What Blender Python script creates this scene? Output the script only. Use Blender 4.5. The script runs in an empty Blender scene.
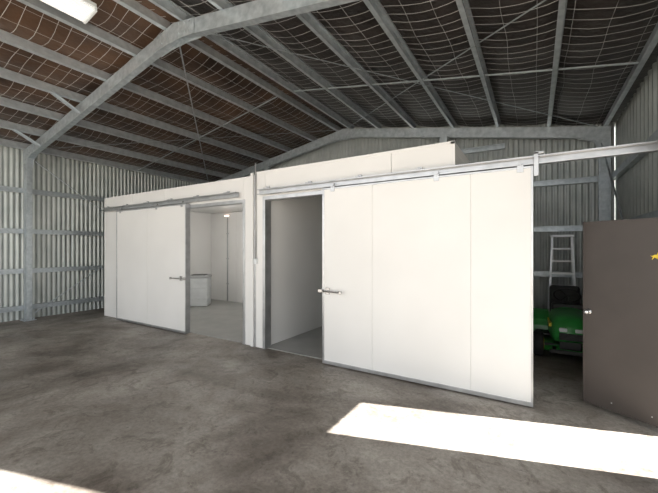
import bpy, bmesh, math, random
from mathutils import Vector, Matrix, noise
random.seed(4)
SC=bpy.context.scene
COL=SC.collection
# ---------------------------------------------------------------- materials
def new_mat(name):
    m=bpy.data.materials.new(name); m.use_nodes=True
    nt=m.node_tree; b=nt.nodes['Principled BSDF']
    return m,nt,b
def mat(name,c1,c2=None,rough=.5,metal=0,scale=6,detail=6,bump=0,bscale=40,stretch=(1,1,1),spec=.5,emit=None,es=0):
    m,nt,b=new_mat(name)
    N=nt.nodes; L=nt.links
    tc=N.new('ShaderNodeTexCoord'); mp=N.new('ShaderNodeMapping'); mp.inputs['Scale'].default_value=stretch
    L.new(tc.outputs['Object'],mp.inputs['Vector'])
    nz=N.new('ShaderNodeTexNoise'); nz.inputs['Scale'].default_value=scale; nz.inputs['Detail'].default_value=detail
    L.new(mp.outputs[0],nz.inputs['Vector'])
    r=N.new('ShaderNodeValToRGB'); r.color_ramp.elements[0].position=.3; r.color_ramp.elements[1].position=.7
    r.color_ramp.elements[0].color=(*c1,1); r.color_ramp.elements[1].color=(*(c2 or c1),1)
    L.new(nz.outputs['Fac'],r.inputs['Fac']); L.new(r.outputs['Color'],b.inputs['Base Color'])
    b.inputs['Roughness'].default_value=rough; b.inputs['Metallic'].default_value=metal
    b.inputs['Specular IOR Level'].default_value=spec
    if bump:
        n2=N.new('ShaderNodeTexNoise'); n2.inputs['Scale'].default_value=bscale; n2.inputs['Detail'].default_value=4
        L.new(mp.outputs[0],n2.inputs['Vector'])
        bp=N.new('ShaderNodeBump'); bp.inputs['Strength'].default_value=bump; bp.inputs['Distance'].default_value=.02
        L.new(n2.outputs['Fac'],bp.inputs['Height']); L.new(bp.outputs['Normal'],b.inputs['Normal'])
    if emit:
        b.inputs['Emission Color'].default_value=(*emit,1); b.inputs['Emission Strength'].default_value=es
    return m
M_panel=mat('white_panel',(.74,.74,.725),(.79,.79,.775),rough=.38,scale=1.2,detail=2)
M_alu=mat('aluminium',(.42,.43,.44),(.55,.56,.57),rough=.32,metal=.8,scale=8)
M_ladder=mat('ladder_aluminium',(.62,.64,.66),(.74,.76,.78),rough=.35,metal=.45,scale=8)
M_chrome=mat('chrome',(.45,.45,.45),(.6,.6,.6),rough=.22,metal=.95)
M_galv=mat('galvanised_steel',(.38,.43,.46),(.56,.61,.64),rough=.36,metal=.6,scale=14,detail=8)
M_galv2=mat('galvanised_purlin',(.44,.49,.52),(.62,.67,.70),rough=.36,metal=.58,scale=10,detail=8)
M_wall=mat('corrugated_zincalume',(.38,.41,.40),(.50,.53,.51),rough=.42,metal=.45,scale=3,detail=5)
M_wire=mat('wire',(.48,.47,.46),(.62,.62,.62),rough=.4,metal=.55)
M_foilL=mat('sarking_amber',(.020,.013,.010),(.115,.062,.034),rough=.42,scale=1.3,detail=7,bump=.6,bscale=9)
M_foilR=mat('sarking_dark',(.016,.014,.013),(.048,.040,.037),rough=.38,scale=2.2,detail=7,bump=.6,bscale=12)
M_black=mat('black_plastic',(.015,.015,.015),(.03,.03,.03),rough=.5)
M_rubber=mat('rubber',(.012,.012,.012),(.03,.03,.03),rough=.85,bump=.3,bscale=60)
M_green=mat('green_paint',(.025,.24,.04),(.035,.30,.06),rough=.28)
M_yellow=mat('yellow_paint',(.75,.55,.02),(.85,.62,.04),rough=.35)
M_door=mat('brown_door_paint',(.047,.038,.033),(.060,.049,.043),rough=.42,scale=3)
M_tub=mat('white_plastic',(.66,.69,.70),(.76,.79,.80),rough=.45)
M_tube=mat('lamp_diffuser',(.72,.71,.70),(.85,.85,.84),rough=.4,emit=(1,.98,.95),es=.45,scale=20,stretch=(1,.05,1))
M_warm=mat('warm_lamp',(.9,.7,.6),(.95,.8,.7),rough=.4,emit=(1,.70,.55),es=3)
M_ground=mat('gravel_ground',(.30,.27,.23),(.42,.38,.33),rough=.95,scale=5,bump=.5)
M_pipe=mat('grey_conduit',(.30,.31,.32),(.38,.38,.38),rough=.5)
M_seat=mat('seat_vinyl',(.03,.03,.03),(.05,.05,.05),rough=.6)
M_crate=mat('grey_plastic',(.40,.41,.42),(.48,.49,.50),rough=.6)
M_floorin=mat('cold_room_floor',(.25,.255,.245),(.34,.34,.325),rough=.4,scale=2.5,detail=8)
# concrete
def concrete():
    m,nt,b=new_mat('stained_concrete'); N=nt.nodes; L=nt.links
    tc=N.new('ShaderNodeTexCoord')
    def nz(s,d,r=.6,dist=0,off=0):
        n=N.new('ShaderNodeTexNoise'); n.inputs['Scale'].default_value=s; n.inputs['Detail'].default_value=d
        n.inputs['Roughness'].default_value=r; n.inputs['Distortion'].default_value=dist
        mp=N.new('ShaderNodeMapping'); mp.inputs['Location'].default_value=(off,off*.7,0)
        L.new(tc.outputs['Object'],mp.inputs[0]); L.new(mp.outputs[0],n.inputs['Vector']); return n
    def ramp(n,p0,c0,p1,c1):
        r=N.new('ShaderNodeValToRGB'); e=r.color_ramp.elements
        e[0].position=p0;e[1].position=p1;e[0].color=(*c0,1);e[1].color=(*c1,1)
        L.new(n.outputs['Fac'],r.inputs['Fac']); return r
    def mix(a,c,mode='MULTIPLY',f=1):
        x=N.new('ShaderNodeMix'); x.data_type='RGBA'; x.blend_type=mode; x.inputs[0].default_value=f
        L.new(a,x.inputs[6]); L.new(c,x.inputs[7]); return x.outputs[2]
    base=ramp(nz(1.1,12,.70,.3),.36,(.190,.163,.140),.63,(.365,.338,.305))
    big=ramp(nz(.5,6,.65,.8,3.1),.38,(.52,.49,.46),.56,(1.06,1.06,1.05))
    fine=ramp(nz(30,8,.8),.38,(.74,.73,.72),.60,(1.12,1.12,1.12))
    blot=ramp(nz(4.3,10,.80,1.0,9),.40,(.58,.56,.54),.48,(1,1,1))
    spots=ramp(nz(9,6,.7,.3,17),.30,(.50,.47,.45),.36,(1,1,1))
    o=mix(base.outputs[0],big.outputs[0]); o=mix(o,fine.outputs[0]); o=mix(o,blot.outputs[0],f=.85); o=mix(o,spots.outputs[0],f=.85)
    L.new(o,b.inputs['Base Color'])
    rr=ramp(nz(2,6),.3,(.40,.40,.40),.7,(.62,.62,.62)); L.new(rr.outputs[0],b.inputs['Roughness'])
    bp=N.new('ShaderNodeBump'); bp.inputs['Strength'].default_value=.22; bp.inputs['Distance'].default_value=.01
    L.new(nz(30,8,.7).outputs['Fac'],bp.inputs['Height']); L.new(bp.outputs['Normal'],b.inputs['Normal'])
    return m
M_conc=concrete()
# ---------------------------------------------------------------- helpers
WL={}
def add(bm,name,material,parent=None,label=None,cat=None,group=None,kind=None,smooth=False,center=True):
    me=bpy.data.meshes.new(name)
    bmesh.ops.recalc_face_normals(bm,faces=bm.faces)
    c=Vector((0,0,0))
    if center:
        xs=[v.co for v in bm.verts]
        c=Vector([(min(v[i] for v in xs)+max(v[i] for v in xs))/2 for i in range(3)])
        for v in bm.verts: v.co-=c
    bm.to_mesh(me); bm.free()
    if smooth:
        for p in me.polygons: p.use_smooth=True
    o=bpy.data.objects.new(name,me); me.materials.append(material); COL.objects.link(o)
    o.location=c; WL[o.name]=c
    if parent is not None:
        o.parent=parent; o.matrix_parent_inverse=Matrix.Translation(-WL[parent.name])
    if label: o['label']=label
    if cat: o['category']=cat
    if group: o['group']=group
    if kind: o['kind']=kind
    return o
def root(name,loc,label,cat,group=None):
    o=bpy.data.objects.new(name,None); o.empty_display_size=.1; COL.objects.link(o)
    o.location=loc; WL[o.name]=Vector(loc); o['label']=label; o['category']=cat
    if group:o['group']=group
    return o
def box(bm,x0,x1,y0,y1,z0,z1,bev=0,rot=None,seg=2):
    t=bmesh.new()
    bmesh.ops.create_cube(t,size=1)
    for v in t.verts:
        v.co=Vector(((x0+x1)/2+v.co.x*(x1-x0),(y0+y1)/2+v.co.y*(y1-y0),(z0+z1)/2+v.co.z*(z1-z0)))
    if bev: bmesh.ops.bevel(t,geom=t.edges[:],offset=bev,segments=seg,affect='EDGES',profile=.5)
    if rot is not None:
        for v in t.verts: v.co=rot@v.co
    merge(bm,t)
def merge(bm,t):
    me=bpy.data.meshes.new('tmp'); t.to_mesh(me); t.free(); bm.from_mesh(me); bpy.data.meshes.remove(me)
def prism(bm,p0,p1,up,prof):
    p0=Vector(p0);p1=Vector(p1);d=(p1-p0).normalized();up=Vector(up)
    up=(up-d*up.dot(d)).normalized(); side=d.cross(up)
    a=[bm.verts.new(p0+side*s+up*u) for s,u in prof]; b=[bm.verts.new(p1+side*s+up*u) for s,u in prof]
    n=len(prof)
    for i in range(n):
        bm.faces.new((a[i],a[(i+1)%n],b[(i+1)%n],b[i]))
    bm.faces.new(a);bm.faces.new(b[::-1])
def cprof(w,h,t,lip,flip=1):
    f=flip
    P=[(0,-h/2),(w,-h/2),(w,-h/2+lip),(w-t,-h/2+lip),(w-t,-h/2+t),(t,-h/2+t),(t,h/2-t),(w-t,h/2-t),(w-t,h/2-lip),(w,h/2-lip),(w,h/2),(0,h/2)]
    return [((s-w/2)*f,u) for s,u in P]
def tube(bm,pts,r,n=10,caps=True):
    pts=[Vector(p) for p in pts]; rings=[]
    for i,p in enumerate(pts):
        d=(pts[min(i+1,len(pts)-1)]-pts[max(i-1,0)]).normalized()
        u=Vector((0,0,1)) if abs(d.z)<.9 else Vector((1,0,0))
        s=d.cross(u).normalized(); u=s.cross(d)
        rr=r[i] if isinstance(r,(list,tuple)) else r
        rings.append([bm.verts.new(p+(s*math.cos(2*math.pi*k/n)+u*math.sin(2*math.pi*k/n))*rr) for k in range(n)])
    for a,b in zip(rings,rings[1:]):
        for k in range(n): bm.faces.new((a[k],a[(k+1)%n],b[(k+1)%n],b[k]))
    if caps: bm.faces.new(rings[0][::-1]); bm.faces.new(rings[-1])
def torus(bm,c,R,r,axis,n=24,m=8):
    c=Vector(c);axis=Vector(axis).normalized();a=axis.orthogonal().normalized();b=axis.cross(a)
    rings=[]
    for i in range(n):
        t=2*math.pi*i/n; d=a*math.cos(t)+b*math.sin(t)
        rings.append([bm.verts.new(c+d*(R+r*math.cos(2*math.pi*k/m))+axis*r*math.sin(2*math.pi*k/m)) for k in range(m)])
    for i in range(n):
        A=rings[i];B=rings[(i+1)%n]
        for k in range(m): bm.faces.new((A[k],A[(k+1)%m],B[(k+1)%m],B[k]))
# ---------------------------------------------------------------- shell
XL,XR,YB,YF=-9.2,1.2,7.5,-2.4
RX=-4.0; RZ=4.57; SL=.176
def zr(x): return RZ-SL*abs(x-RX)
def corr(bm,ranges,fixed,axis,sgn,per=.09,amp=.009):
    for (s0,s1,zb,zt) in ranges:
        n=max(2,int((s1-s0)/per*8)); prev=None
        for i in range(n+1):
            s=s0+(s1-s0)*i/n; ph=(s%per)/per
            o=amp*max(-1,min(1,1.6*math.sin(2*math.pi*ph)))*sgn
            top=zt(s) if callable(zt) else zt
            if axis=='y': a=(fixed+o,s,zb); b=(fixed+o,s,top)
            else: a=(s,fixed+o,zb); b=(s,fixed+o,top)
            cur=(bm.verts.new(a),bm.verts.new(b))
            if prev: bm.faces.new((prev[0],cur[0],cur[1],prev[1]))
            prev=cur
bm=bmesh.new(); corr(bm,[(YF,YB,0,zr(XL))],XL,'y',1)
add(bm,'wall_left',M_wall,kind='structure',label='corrugated zincalume shed side wall')
bm=bmesh.new(); corr(bm,[(XL,XR,0,lambda s:zr(s))],YB,'x',1)
add(bm,'wall_back',M_wall,kind='structure',label='corrugated zincalume gable end wall')
DY0,DY1,DZ=3.07,3.776,1.80
BY0,BY1,BZ=-1.9,2.09,3.25
bm=bmesh.new(); corr(bm,[(YF,BY0,0,zr(XR)),(BY0,BY1,BZ,zr(XR)),(BY1,DY0-.02,0,zr(XR)),(DY0-.02,DY1+.02,DZ+.02,zr(XR)),(DY1+.02,YB,0,zr(XR))],XR,'y',1,.18,.022)
add(bm,'wall_right',M_wall,kind='structure',label='corrugated zincalume side wall with door openings')
bm=bmesh.new(); box(bm,XL-.05,XR+.05,YF,YB+.05,-.12,0)
add(bm,'floor',M_conc,kind='structure',label='stained brown-grey concrete slab',center=False)
bm=bmesh.new(); box(bm,-40,40,-40,40,-.3,-.125)
add(bm,'ground',M_ground,kind='structure',label='pale gravel ground outside the shed')
pur_R=[1.02,.22,-.60,-1.43,-2.26,-3.09,-3.82]
pur_L=[2*RX-x for x in pur_R]
def sag(x,y):
    ps=sorted([-9.3]+pur_L+pur_R+[1.3])
    for a,b in zip(ps,ps[1:]):
        if a<=x<=b:
            t=(x-a)/(b-a); return math.sin(math.pi*t)**.8*.05 if (b-a)>.3 else 0
    return 0
def foil(x0,x1,name,m,lab):
    bm=bmesh.new(); nx=int(abs(x1-x0)/.07); ny=100; g=[]
    for i in range(nx+1):
        x=x0+(x1-x0)*i/nx; row=[]
        for j in range(ny+1):
            y=YF+(YB+.05-YF)*j/ny
            w=noise.noise(Vector((x*2.2,y*2.2,0)))*.016
            sg=sag(x,y)
            row.append(bm.verts.new((x,y,zr(x)-sg-(w if sg>.01 else 0))))
        g.append(row)
    for i in range(nx):
        for j in range(ny): bm.faces.new((g[i][j],g[i+1][j],g[i+1][j+1],g[i][j+1]))
    return add(bm,name,m,kind='structure',label=lab,smooth=True)
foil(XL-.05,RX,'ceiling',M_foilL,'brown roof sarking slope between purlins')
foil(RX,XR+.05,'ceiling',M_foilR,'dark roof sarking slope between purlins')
bm=bmesh.new()
for s in (0,1):
    xa,xb=(XL-.1,RX) if s==0 else (RX,XR+.1)
    v=[bm.verts.new(p) for p in ((xa,YF,zr(xa)+.03),(xb,YF,zr(xb)+.03),(xb,YB+.1,zr(xb)+.03),(xa,YB+.1,zr(xa)+.03))]
    bm.faces.new(v)
add(bm,'ceiling',M_wall,kind='structure',label='outer steel roof sheeting')
# wire mesh
for s,(xa,xb) in enumerate(((XL+.1,RX-.02),(RX+.02,XR-.1))):
    bm=bmesh.new()
    y=0.2
    while y<YB:
        pts=[];x=xa
        while x<=xb:
            pts.append((x,y+noise.noise(Vector((x*1.7,y*3,s)))*.05,zr(x)-sag(x,y)*1.25-.022-.012*abs(noise.noise(Vector((x*3,y*5,7)))))); x+=.12
        tube(bm,pts,.0028,3,False); y+=.15
    x=xa+.1
    while x<xb:
        pts=[];y=.2
        while y<=YB:
            pts.append((x+noise.noise(Vector((x*3,y*1.5,3+s)))*.03,y,zr(x)-sag(x,y)*1.25-.024-.012*abs(noise.noise(Vector((x*3,y*5,7)))))); y+=.16
        tube(bm,pts,.0026,3,False); x+=.30
    add(bm,'wire_netting',M_wire,label='galvanised safety wire netting under the roof sheets',cat='wire netting',kind='stuff')
def beam(name,p0,p1,up,w,h,m,lab,cat,group=None,flip=1,t=.006,lip=.018,parent=None):
    bm=bmesh.new(); prism(bm,p0,p1,up,cprof(w,h,t,lip,flip))
    return add(bm,name,m,label=lab,cat=cat,group=group,parent=parent)
for xs,fl in ((pur_R,1),(pur_L,-1)):
    for x in xs:
        z=zr(x)-.02-.065
        nrm=Vector((SL*(1 if x>RX else -1),0,1))
        beam('roof_purlin',(x,YF+.05,z),(x,YB-.03,z),nrm,.055,.13,M_galv2,'galvanised C-section roof purlin','beam','roof purlins',flip=fl)
def plate(bm,pts,y,t=.012):
    a=[bm.verts.new((p[0],y-t/2,p[1])) for p in pts]; b=[bm.verts.new((p[0],y+t/2,p[1])) for p in pts]
    n=len(pts)
    for i in range(n): bm.faces.new((a[i],a[(i+1)%n],b[(i+1)%n],b[i]))
    bm.faces.new(a[::-1]);bm.faces.new(b)
def portal(y,fl):
    R=root('portal_frame',(RX,y,0),'galvanised steel portal frame spanning the shed','portal frame','shed portal frames')
    RD=.19
    def zc(x): return zr(x)-.155-RD/2
    for sx in (-1,1):
        xe=-9.0 if sx<0 else 1.0
        bm=bmesh.new(); prism(bm,(xe,y,0.012),(xe,y,zc(xe)+.06),(1,0,0),cprof(.09,.16,.007,.022,fl if sx<0 else -fl))
        add(bm,'column',M_galv,parent=R)
        bm=bmesh.new(); prism(bm,(xe,y,zc(xe)),(RX,y,zc(RX)),(0,0,1),cprof(.09,RD,.007,.022,fl*sx))
        add(bm,'rafter',M_galv,parent=R)
        d=-sx
        for yy in (y-.052,y+.052):
            bm=bmesh.new()
            plate(bm,[(xe-d*.08,zc(xe)-.28),(xe+d*.08,zc(xe)-.28),(xe+d*.13,zc(xe)-.12),(xe+d*.4,zc(xe+d*.4)-.09),(xe+d*.4,zc(xe+d*.4)+.085),(xe-d*.08,zc(xe)+.085)],yy,.008)
            for px,pz in ((0,-.22),(0,-.12)):
                for q in (-.035,.035): tube(bm,[(xe+q,yy-.014,zc(xe)+pz),(xe+q,yy+.014,zc(xe)+pz)],.011,6)
            for px in (.14,.24,.34):
                for q in (-.05,.05):
                    zz=zc(xe+d*px)+q; tube(bm,[(xe+d*px,yy-.014,zz),(xe+d*px,yy+.014,zz)],.011,6)
            add(bm,'knee_plate',M_galv,parent=R)
        bm=bmesh.new(); box(bm,xe-.13,xe+.13,y-.1,y+.1,0,.014)
        for a in (-.09,.09):
            for b in (-.07,.07): tube(bm,[(xe+a,y+b,.013),(xe+a,y+b,.05)],.012,6)
        add(bm,'base_plate',M_galv,parent=R)
    for yy in (y-.053,y+.053):
        bm=bmesh.new()
        plate(bm,[(RX-.42,zc(RX-.42)-.1),(RX-.16,zc(RX)-.15),(RX+.16,zc(RX)-.15),(RX+.42,zc(RX+.42)-.1),(RX+.42,zc(RX+.42)+.09),(RX,zc(RX)+.09),(RX-.42,zc(RX-.42)+.09)],yy,.008)
        for dx in (-.34,-.24,-.12,.12,.24,.34):
            for dz in (-.06,.06):
                zz=zc(RX+dx)+dz; tube(bm,[(RX+dx,yy-.014,zz),(RX+dx,yy+.014,zz)],.011,6)
        add(bm,'ridge_plate',M_galv,parent=R)
    return R,zc
R1,zc=portal(2.73,1); R2,_=portal(7.27,1)
for x in (-8.22,-6.57,-1.43):
    bm=bmesh.new(); z=zr(x)-.12
    prism(bm,(x,2.73-.45,z),(x,2.73-.05,zc(x)-.08),(1,0,0),[(0,0),(.045,0),(.045,.004),(.004,.004),(.004,.045),(0,.045)])
    add(bm,'fly_brace',M_galv,parent=R1)
for y in (5.0,0.6):
    for ps in (pur_L,pur_R):
        bm=bmesh.new(); a=ps[0]; b=ps[-1]
        prism(bm,(a,y,zr(a)-.132),(b,y,zr(b)-.132),(0,0,1),[(-.009,-.009),(.009,-.009),(.009,.009),(-.009,.009)])
        add(bm,'purlin_bridging',M_galv,label='thin galvanised bridging strip running between roof purlins',cat='bridging',group='roof bridging')
for i,(a,b) in enumerate((((-8.9,2.8),(-4.1,7.2)),((-8.9,7.2),(-4.1,2.8)),((.9,2.8),(-3.9,7.2)),((.9,7.2),(-3.9,2.8)))):
    dz=.153+.012*(i%2)
    bm=bmesh.new(); prism(bm,(a[0],a[1],zr(a[0])-dz),(b[0],b[1],zr(b[0])-dz),(0,0,1),[(-.011,-.001),(.011,-.001),(.011,.001),(-.011,.001)])
    add(bm,'strap_brace',M_galv,label='flat galvanised diagonal roof bracing strap',cat='brace',group='roof bracing straps')
for z in (.25,1.02,1.85,2.7):
    beam('wall_girt',(XL+.055,YF+.05,z),(XL+.055,YB-.03,z),(0,0,1),.075,.1,M_galv,'galvanised horizontal girt on side wall','girt','side wall girts',flip=-1)
    beam('wall_girt',(XR-.065,DY1+.1,z),(XR-.065,YB-.1,z),(0,0,1),.075,.1,M_galv,'galvanised horizontal girt on side wall','girt','side wall girts')
    beam('wall_girt',(XL+.12,YB-.06,z),(XR-.12,YB-.06,z),(0,0,1),.075,.1,M_galv,'galvanised horizontal girt on gable wall','girt','gable wall girts')
beam('wall_girt',(-7.5,YB-.06,3.5),(-.5,YB-.06,3.5),(0,0,1),.075,.1,M_galv,'galvanised horizontal girt high on gable wall','girt','gable wall girts')
for x in (-6.4,-1.6):
    beam('gable_mullion',(x,7.16,0),(x,7.16,zr(x)-.36),(1,0,0),.08,.15,M_galv,'galvanised gable wall mullion post','post','gable mullions')
for xx in (-8.88,.95):
    for k,((y0,z0),(y1,z1)) in enumerate((((2.8,.15),(7.2,3.25)),((2.8,3.3),(7.2,.15)))):
        if xx>0 and k==1: continue
        x2=xx+(.03 if k else 0)
        if xx>0: y0,z0=4.6,1.0
        bm=bmesh.new(); tube(bm,[(x2,y0,z0),(x2,y1,z1)],.012,6)
        add(bm,'brace_rod',M_galv,label='diagonal steel bracing rod between columns',cat='brace',group='wall bracing rods')
# ---------------------------------------------------------------- fluorescent fixture
FX=-4.50; FYc=1.27
R=root('ceiling_light',(FX,FYc,4.2),'white fluorescent diffuser light fixture fixed under purlins','lamp')
sl=math.atan(SL)
rot=Matrix.Translation((FX,FYc,zr(FX)-.15-.075))@Matrix.Rotation(-sl,4,'Y')
bm=bmesh.new(); box(bm,-.15,.15,-.68,.68,0.012,.07,.008,rot)
add(bm,'housing',M_tub,parent=R)
bm=bmesh.new(); box(bm,-.135,.135,-.655,.655,-.025,.013,.012,rot)
for k in range(8): box(bm,-.125+k*.034,-.117+k*.034,-.64,.64,-.03,-.02,.002,rot)
add(bm,'diffuser',M_tube,parent=R)
for yy in (-.668,.668):
    bm=bmesh.new(); box(bm,-.145,.145,yy-.012,yy+.012,-.03,.02,.003,rot)
    add(bm,'end_cap',M_tub,parent=R)
# ---------------------------------------------------------------- cold room
CX0,CXM,CX1=-8.15,-3.56,-.735
FY0,FY1,CYB=3.80,3.90,6.70
HL,HR=2.60,2.645
CR=root('cold_room',(-4.4,5.2,0),'white insulated-panel walk-in cold room with two open sliding doors','cold room')
def panel(name,*a,m=M_panel,bev=.004,lab=None):
    bm=bmesh.new(); box(bm,*a,bev); return add(bm,name,m,parent=CR,label=lab)
OL=(-5.95,-3.89,2.21); OR=(-3.42,-1.45,2.22)
g=.002
def fronts(xs,z0,z1):
    for a,b in zip(xs,xs[1:]): panel('front_panel',a+g,b-g,FY0,FY1,z0,z1)
fronts([CX0,-7.05,OL[0]],0.0,HL)
panel('front_panel',OL[0]+g,OL[1],FY0,FY1,OL[2],HL)
panel('front_panel',OL[1]+g,CXM-.06,FY0,FY1,0,HL)
panel('front_panel',CXM-.050,OR[0]-g,FY0-.012,FY1,0,HR)
panel('front_panel',OR[0],OR[1]-g,FY0-.012,FY1,OR[2],HR)
panel('front_panel',OR[1]+g,CX1,FY0-.012,FY1,0,HR)
panel('side_panel',CX0,CX0+.1,FY1+g,CYB,0,HL-.1)
panel('side_panel',CX1-.1,CX1,FY1+g,CYB,0,HR-.1)
panel('dividing_panel',-3.56,-3.46,FY1+g,CYB-.1,0,HL-.11)
xs=[CX0+.1,-7.0,-5.85,-4.7,-3.51,-2.4,-1.6,CX1-.1]
for a,b in zip(xs,xs[1:]): panel('back_panel',a+g,b-g,CYB-.1,CYB,0,HL-.11)
panel('roof_panel',CX0,-3.512,FY1+g,CYB,HL-.1,HL)
panel('roof_panel',-3.508,CX1,FY1+g,CYB,HR-.1,HR)
for a,b in ((CX0+.1,-3.56),(-3.46,CX1-.1)):
    bm=bmesh.new(); box(bm,a,b,FY0+.02,CYB-.1,.001,.012)
    add(bm,'floor_lining',M_floorin,parent=CR)
bm=bmesh.new()
box(bm,CX0-.004,CXM-.06,FY0-.006,FY0+.03,HL-.025,HL+.004); box(bm,CX0-.006,CX0+.035,FY0-.006,FY0-.001,0,HL)
add(bm,'edge_trim',M_panel,parent=CR)
bm=bmesh.new()
box(bm,CXM-.050,CX1+.004,FY0-.018,FY0+.03,HR-.025,HR+.004); box(bm,CX1-.04,CX1+.005,FY0-.018,FY0-.013,0,HR)
add(bm,'edge_trim',M_panel,parent=CR)
for (a,b,h),yy in ((OL,FY0),(OR,FY0-.012)):
    bm=bmesh.new()
    box(bm,a-.045,a+.004,yy-.012,FY1+.01,0,h+.045,.002); box(bm,b-.004,b+.045,yy-.012,FY1+.01,0,h+.045,.002)
    box(bm,a+.003,b-.003,yy-.012,FY1+.01,h-.006,h+.045,.002)
    add(bm,'opening_frame',M_alu,parent=CR)
bm=bmesh.new(); box(bm,-3.71,-3.655,FY0-.03,FY0-.002,0,HR,.004); add(bm,'cover_strip',M_panel,parent=CR)
bm=bmesh.new(); box(bm,-3.652,-3.612,FY0-.010,FY0-.002,0,HR-.03,.002); add(bm,'shadow_gap_strip',M_alu,parent=CR,label='grey strip standing in for the shadow gap at the joint')  # shadow gap between left panel and post, put in as a grey strip
bm=bmesh.new(); tube(bm,[(-3.60,FY0-.03,2.78),(-3.60,FY0-.03,1.34)],.011,8)
add(bm,'conduit',M_pipe,parent=CR,smooth=True)
bm=bmesh.new(); box(bm,-3.63,-3.57,FY0-.05,FY0-.010,1.26,1.34,.008); box(bm,-3.61,-3.59,FY0-.06,FY0-.048,1.285,1.315,.003)
add(bm,'switch_box',M_tub,parent=CR)
def track(x0,x1,z,yy):
    bm=bmesh.new(); prism(bm,(x0,yy,z),(x1,yy,z),(0,-1,0),[(-.04,-.03),(.04,-.03),(.04,.03),(.028,.03),(.028,.022),(.034,.022),(.034,-.024),(-.034,-.024),(-.034,.022),(-.028,.022),(-.028,.03),(-.04,.03)])
    add(bm,'door_track',M_alu,parent=CR,label='galvanised sliding door track')
    x=x0+.15
    while x<min(x1,CX1):
        bm=bmesh.new()
        box(bm,x-.025,x+.025,yy-.035,FY0-.001,z+.041,z+.052,.002); box(bm,x-.025,x+.025,yy+.031,FY0-.013,z-.03,z+.08,.002); x+=.75
        add(bm,'track_bracket',M_alu,parent=CR)
track(-8.1,-3.95,2.33,3.735); track(-3.5,1.10,2.325,3.72)
def sdoor(x0,x1,seams,z0,z1,y0,y1,hx,hz,hdir):
    bm=bmesh.new(); xs=[x0]+seams+[x1]
    for a,b in zip(xs,xs[1:]): box(bm,a+.0025,b-.0025,y0,y1,z0,z1,.003)
    box(bm,x0+.01,x1-.01,y0+.006,y1-.005,z0+.01,z1-.01)
    D=add(bm,'sliding_door',M_panel,parent=CR,label='white insulated panel sliding door, slid open')
    bm=bmesh.new()
    box(bm,x0-.006,x1+.006,y0-.005,y1+.004,z0-.006,z0+.035,.002)
    box(bm,x0-.006,x0+.022,y0-.005,y1+.004,z0+.034,z1,.002)
    box(bm,x1-.012,x1+.006,y0-.005,y1+.004,z0+.034,z1,.002)
    box(bm,x0-.006,x1+.006,y0-.005,y1+.004,z1-.001,z1+.02,.002)
    add(bm,'door_trim',M_alu,parent=D)
    for hx2 in (x0+.15,(x0+x1)/2+.28,x1-.10):
        bm=bmesh.new(); box(bm,hx2-.028,hx2+.028,y0-.010,y0-.004,z1-.035,z1+.035,.002)
        tube(bm,[(hx2,y0-.006,z1+.02),(hx2,y0-.022,z1+.02)],.009,6); tube(bm,[(hx2,y0-.012,z1+.055),(hx2,y0+.03,z1+.055)],.02,14)
        tube(bm,[(hx2,y0-.008,z1-.02),(hx2,y0-.016,z1-.02)],.008,6)
        add(bm,'track_hanger',M_alu,parent=D)
    bm=bmesh.new()
    box(bm,hx-.03,hx+.03,y0-.02,y0-.002,hz-.04,hz+.04,.004)
    tube(bm,[(hx,y0-.019,hz),(hx,y0-.055,hz)],.014,8)
    tube(bm,[(hx-hdir*.05,y0-.055,hz),(hx+hdir*.06,y0-.06,hz),(hx+hdir*.21,y0-.07,hz)],[.013,.013,.010],8)
    box(bm,min(hx+hdir*.20,hx+hdir*.23),max(hx+hdir*.20,hx+hdir*.23),y0-.085,y0-.055,hz-.02,hz+.02,.004)
    box(bm,hx-hdir*.10-.03,hx-hdir*.10+.03,y0-.045,y0-.006,hz-.022,hz+.022,.005)
    add(bm,'door_handle',M_chrome,parent=D,label='chrome lever latch handle')
    return D
sdoor(-7.43,-5.16,[-6.3],.02,2.25,3.69,3.775,-5.27,.97,-1)
sdoor(-2.34,-.02,[-1.646,-.558],.02,2.25,3.68,3.765,-2.26,.95,1)
bm=bmesh.new(); box(bm,-.01,.03,3.672,3.684,2.17,2.40,.003); box(bm,-.01,.07,3.672,3.765,2.372,2.395,.003)
add(bm,'track_stop',M_alu,parent=CR)
R=root('wall_lamp',(-7.35,6.55,2.4),'small warm glowing lamp high on cold room wall','lamp')
bm=bmesh.new(); box(bm,-7.45,-7.25,6.57,6.598,2.36,2.44,.008); add(bm,'lamp_base',M_tub,parent=R)
bm=bmesh.new(); tube(bm,[(-7.42,6.55,2.40),(-7.28,6.55,2.40)],.02,10); add(bm,'lamp_bulb',M_warm,parent=R,smooth=True)
R=root('back_wall_tube',(-7.35,6.58,1.2),'grey vertical tube on cold room back wall','upright_tube')  # plain upright grey tube with clips, below the lamp
bm=bmesh.new(); tube(bm,[(-7.35,6.583,.02),(-7.35,6.583,2.35)],.016,8); add(bm,'upright_tube',M_crate,parent=R,smooth=True)
for z in (.5,1.2,1.9):
    bm=bmesh.new(); box(bm,-7.39,-7.31,6.57,6.598,z-.012,z+.012,.002)
    add(bm,'tube_clip',M_alu,parent=R)
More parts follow.
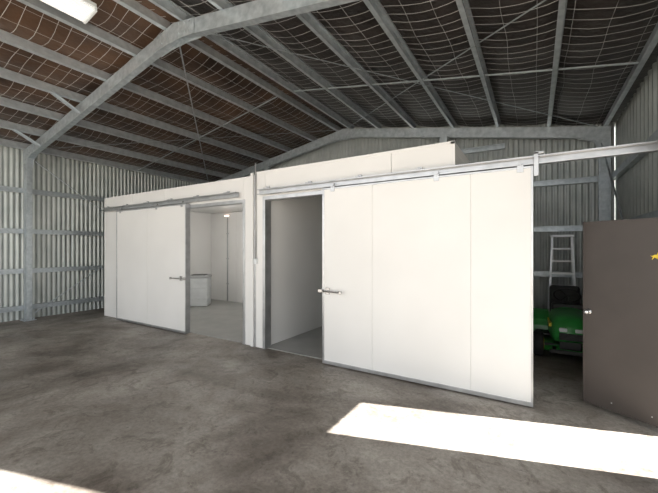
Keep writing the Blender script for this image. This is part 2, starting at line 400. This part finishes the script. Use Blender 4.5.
# storage bin
R=root('storage_bin',(-7.42,5.72,0.012),'square white lidded bin standing on cold room floor','bin')
rb=Matrix.Translation((-7.42,5.72,0))@Matrix.Rotation(math.radians(38),4,'Z')
bm=bmesh.new(); box(bm,-.24,.24,-.22,.22,.014,.74,.03,rb,3)
for z in (.2,.48): box(bm,-.248,.248,-.228,.228,z,z+.03,.008,rb)
add(bm,'bin_body',M_tub,parent=R)
bm=bmesh.new(); box(bm,-.255,.255,-.235,.235,.741,.80,.02,rb,3); add(bm,'bin_lid',M_crate,parent=R)
bm=bmesh.new(); box(bm,-.17,.17,-.15,.15,.801,.815,.004,rb); add(bm,'lid_inset',M_black,parent=R)
# ---------------------------------------------------------------- swing door + frame
bm=bmesh.new()
box(bm,.955,1.235,DY0-.05,DY0,0,DZ+.06,.002); box(bm,.955,1.235,DY1,DY1+.05,0,DZ+.06,.002); box(bm,.955,1.235,DY0,DY1,DZ,DZ+.06,.002)
add(bm,'trim_1',M_galv,kind='structure',label='steel door frame in side wall')
bm=bmesh.new(); prism(bm,(XR-.065,BY1+.06,0),(XR-.065,BY1+.06,BZ),(0,1,0),cprof(.08,.1,.006,.02)); prism(bm,(XR-.065,BY0,BZ+.06),(XR-.065,BY1+.1,BZ+.06),(0,0,1),cprof(.08,.1,.006,.02))
add(bm,'trim_2',M_galv,kind='structure',label='steel frame around large vehicle opening')
hinge=Vector((.935,3.705,0)); tip=Vector((.404,4.04,0)); d=(tip-hinge); ln=d.length; ang=math.atan2(d.y,d.x)
T=Matrix.Translation(hinge)@Matrix.Rotation(ang,4,'Z')
side=1 if (Matrix.Rotation(ang,4,'Z')@Vector((0,1,0))).y<0 else -1
R=root('hinged_door',(hinge.x,hinge.y,0.04),'dark brown painted hinged door standing open beside cold room','door')
ZT=1.745
bm=bmesh.new(); box(bm,0,ln,-.018,.018,.045,ZT,.003,T); add(bm,'door_leaf',M_door,parent=R)
bm=bmesh.new()
for a in (0,1):
    xx=(0.0,.012) if a==0 else (ln-.012,ln+.002)
    box(bm,xx[0],xx[1],-.021,.021,.043,ZT+.002,.001,T)
box(bm,0,ln,-.021,.021,.040,.056,.001,T); box(bm,0,ln,-.021,.021,ZT-.01,ZT+.004,.001,T)
add(bm,'door_edging',M_door,parent=R)
bm=bmesh.new(); kx=ln-.045; s=side
tube(bm,[T@Vector((kx,s*.017,.90)),T@Vector((kx,s*.028,.90))],.026,16)
tube(bm,[T@Vector((kx,s*q,.90)) for q in (.027,.045,.05,.065,.075,.08)],[.010,.012,.02,.025,.02,.006],16)
add(bm,'door_knob',M_chrome,parent=R,smooth=True,label='round metal door knob')
for k in (.12,.4):
    bm=bmesh.new(); tube(bm,[T@Vector((k,s*.018,.11)),T@Vector((k,s*.024,.11))],.005,8)
    add(bm,'screw_head',M_alu,parent=R)
for z in (.3,1.5):
    bm=bmesh.new(); tube(bm,[T@Vector((-.008,-s*.02,z-.05)),T@Vector((-.008,-s*.02,z+.05))],.008,8)
    add(bm,'hinge',M_chrome,parent=R)
deer=[(-.85,.15),(-.55,.30),(-.35,.28),(-.25,.55),(-.05,.75),(.05,.62),(-.08,.45),(.15,.30),(.45,.28),(.75,.10),(1.0,.12),(.78,-.02),(.62,-.10),(.80,-.45),(.70,-.50),(.45,-.15),(.1,-.05),(-.15,-.05),(-.35,-.4),(-.25,-.62),(-.38,-.60),(-.50,-.38),(-.40,.0),(-.55,.12)]
bm=bmesh.new()
cx,cz,sc=ln-.545,1.43,.05
vs=[bm.verts.new(T@Vector((cx+p[0]*sc,s*.0205,cz+p[1]*sc))) for p in deer]
f=bm.faces.new(vs); bmesh.ops.triangulate(bm,faces=[f])
add(bm,'sticker',M_yellow,parent=R,label='yellow leaping deer emblem sticker')
# ---------------------------------------------------------------- step ladder
R=root('step_ladder',(.38,7.1,0),'aluminium A-frame step ladder standing against gable wall','ladder')
lx=.40; w0,w1=.21,.14; H=1.70; yb,yt=6.95,7.12
def lp(sx,t): return Vector((lx+sx*(w0+(w1-w0)*t),yb+(yt-yb)*t,H*t))
for sx in (-1,1):
    bm=bmesh.new(); prism(bm,lp(sx,0),lp(sx,1),(0,1,0),cprof(.03,.07,.004,.008)); add(bm,'ladder_rail',M_ladder,parent=R)
    bm=bmesh.new(); prism(bm,Vector((lx+sx*.21,7.33,0)),Vector((lx+sx*.14,7.2,H)),(0,1,0),cprof(.025,.04,.004,.008)); add(bm,'rear_leg',M_ladder,parent=R)
for k in range(1,8):
    t=k/8; a=lp(-1,t); b=lp(1,t)
    bm=bmesh.new(); box(bm,a.x,b.x,a.y-.04,a.y+.04,a.z-.015,a.z+.015,.003); add(bm,'ladder_step',M_ladder,parent=R)
bm=bmesh.new(); box(bm,lx-.17,lx+.17,7.07,7.24,H-.01,H+.03,.008); add(bm,'ladder_top',M_ladder,parent=R)
# ---------------------------------------------------------------- ride-on mower
mx,my=.40,5.35
R=root('ride_on_mower',(mx,my+.7,0),'green and yellow ride-on lawn mower parked by the wall','lawn mower')
bm=bmesh.new()
secs=[(-.01,.11,.32,.44),(.015,.165,.285,.50),(.07,.20,.26,.56),(.16,.215,.25,.59),(.35,.225,.25,.615),(.60,.235,.25,.64),(.66,.22,.26,.66)]
shape=[(-.86,0),(-1,.12),(-1,.45),(-.96,.68),(-.86,.84),(-.68,.95),(-.35,1.01),(0,1.03),(.35,1.01),(.68,.95),(.86,.84),(.96,.68),(1,.45),(1,.12),(.86,0)]
prev=None
for (dy,hw,z0,z1) in secs:
    ring=[bm.verts.new((mx+a*hw,my+dy,z0+(z1-z0)*b)) for a,b in shape]
    if prev:
        for i in range(len(shape)): bm.faces.new((prev[i],prev[(i+1)%len(shape)],ring[(i+1)%len(shape)],ring[i]))
    else: bm.faces.new(ring)
    prev=ring
bm.faces.new(prev[::-1]); add(bm,'hood',M_green,parent=R,smooth=True)
bm=bmesh.new(); box(bm,mx-.13,mx+.13,my-.025,my+.03,.30,.39,.012)
for k in range(5): box(bm,mx-.12,mx+.12,my-.033,my-.023,.308+k*.017,.315+k*.017)
add(bm,'grille',M_black,parent=R)
RWY=my+.98
for sx in (-1,1):
    bm=bmesh.new(); box(bm,mx+sx*.085-.045,mx+sx*.085+.045,my-.02,my+.04,.405,.455,.014,seg=3); add(bm,'headlight',M_tub,parent=R)
    bm=bmesh.new(); box(bm,min(mx+sx*.205,mx+sx*.24),max(mx+sx*.205,mx+sx*.24),my+.15,my+.6,.43,.475,.003); add(bm,'hood_stripe',M_yellow,parent=R)
    for (wy,wr,ww,wx) in ((my+.22,.17,.065,.36),(RWY,.24,.10,.36)):
        cx=mx+sx*wx
        bm=bmesh.new(); tube(bm,[(cx+q*ww,wy,wr+.0) for q in (-1,-.9,-.6,0,.6,.9,1)],[wr*.6,wr*.9,wr,wr,wr,wr*.9,wr*.6],28); W=add(bm,'wheel',M_rubber,parent=R,smooth=True)
        bm=bmesh.new(); tube(bm,[(cx-ww*1.04,wy,wr),(cx+ww*1.04,wy,wr)],wr*.52,20); add(bm,'wheel_rim',M_yellow,parent=W)
    n=10; cx=mx+sx*.36
    ring=[]
    for k in range(n+1):
        a=math.pi*(k/n); ring.append((RWY-.31*math.cos(a),.24+.30*math.sin(a)))
    bm=bmesh.new()
    A=[[bm.verts.new((cx+o,y,z)) for y,z in ring] for o in (-.14,.14)]
    B=[[bm.verts.new((cx+o,RWY+(y-RWY)*.94,.24+(z-.24)*.94)) for y,z in ring] for o in (-.14,.14)]
    for k in range(n):
        bm.faces.new((A[0][k],A[0][k+1],A[1][k+1],A[1][k])); bm.faces.new((B[0][k],B[0][k+1],B[1][k+1],B[1][k]))
        bm.faces.new((A[0][k],A[0][k+1],B[0][k+1],B[0][k])); bm.faces.new((A[1][k],A[1][k+1],B[1][k+1],B[1][k]))
    for k in (0,n): bm.faces.new((A[0][k],A[1][k],B[1][k],B[0][k]))
    add(bm,'fender',M_green,parent=R)
    bm=bmesh.new(); box(bm,mx+sx*.30-.09,mx+sx*.30+.09,my+.42,my+.70,.25,.275,.006); add(bm,'footrest',M_black,parent=R)
bm=bmesh.new(); tube(bm,[(mx-.36,my+.22,.17),(mx+.36,my+.22,.17)],.02,8); box(bm,mx-.12,mx+.12,my+.1,my+1.25,.15,.27,.01); add(bm,'chassis',M_black,parent=R)
bm=bmesh.new(); box(bm,mx-.22,mx+.22,my+.62,my+1.3,.27,.33,.01); box(bm,mx-.22,mx+.22,my+.8,my+1.3,.32,.46,.02); add(bm,'seat_deck',M_green,parent=R)
bm=bmesh.new(); box(bm,mx-.19,mx+.19,my+.58,my+.70,.58,.70,.03,seg=3); add(bm,'dashboard',M_black,parent=R)
bm=bmesh.new(); tube(bm,[(mx,my+.62,.68),(mx,my+.70,.79)],.018,8); torus(bm,(mx,my+.71,.80),.16,.014,(0,-.5,.85))
for a in (0,2.1,4.2): tube(bm,[(mx,my+.71,.795),(mx+.15*math.cos(a),my+.71+.13*math.sin(a),.80+.075*math.sin(a))],.01,6)
add(bm,'steering_wheel',M_black,parent=R,smooth=True)
bm=bmesh.new(); box(bm,mx-.2,mx+.2,my+.85,my+1.22,.46,.56,.04,seg=3); box(bm,mx-.20,mx+.20,my+1.16,my+1.27,.50,.90,.045,seg=4); add(bm,'seat',M_seat,parent=R)
bm=bmesh.new(); tube(bm,[(mx,my+.55,z) for z in (.075,.09,.16,.185,.19)],[.40,.43,.42,.36,.1],24)
add(bm,'mower_deck',M_green,parent=R)
bm=bmesh.new(); box(bm,mx-.24,mx+.24,my-.08,my-.05,.13,.18,.012); box(bm,mx-.2,mx-.16,my-.06,my+.12,.14,.175); box(bm,mx+.16,mx+.2,my-.06,my+.12,.14,.175); add(bm,'bumper',M_black,parent=R)
# ---------------------------------------------------------------- light
w=bpy.data.worlds.new('World'); SC.world=w; w.use_nodes=True
bg=w.node_tree.nodes['Background']; bg.inputs[0].default_value=(.98,.99,1.0,1); bg.inputs[1].default_value=2.6
sd=bpy.data.lights.new('sun','SUN'); sd.energy=48; sd.angle=math.radians(.5); sd.color=(1,.97,.93)
so=bpy.data.objects.new('sun',sd); COL.objects.link(so); so.location=(10,4,8)
v=Vector((2.36,.724,0)).normalized(); el=math.radians(32.8)
v=Vector((v.x*math.cos(el),v.y*math.cos(el),math.sin(el)))
so.rotation_euler=v.to_track_quat('Z','Y').to_euler()
ld=bpy.data.lights.new('cold_room_lamp','POINT'); ld.energy=34; ld.shadow_soft_size=.12; ld.color=(1,.95,.9)
lo=bpy.data.objects.new('cold_room_lamp',ld); COL.objects.link(lo); lo.location=(-6.2,5.0,2.3)
try:
    SC.view_settings.view_transform='Standard'; SC.view_settings.look='None'
except Exception as e: print(e)
SC.view_settings.exposure=-.08
cd=bpy.data.cameras.new('camera'); co=bpy.data.objects.new('camera',cd); COL.objects.link(co)
co.location=(0,0,1.5); co.rotation_euler=(math.radians(90),0,math.radians(31.4)); cd.sensor_width=36; cd.lens=18.46; cd.shift_y=1.5/658
cd.clip_start=.05
SC.camera=co
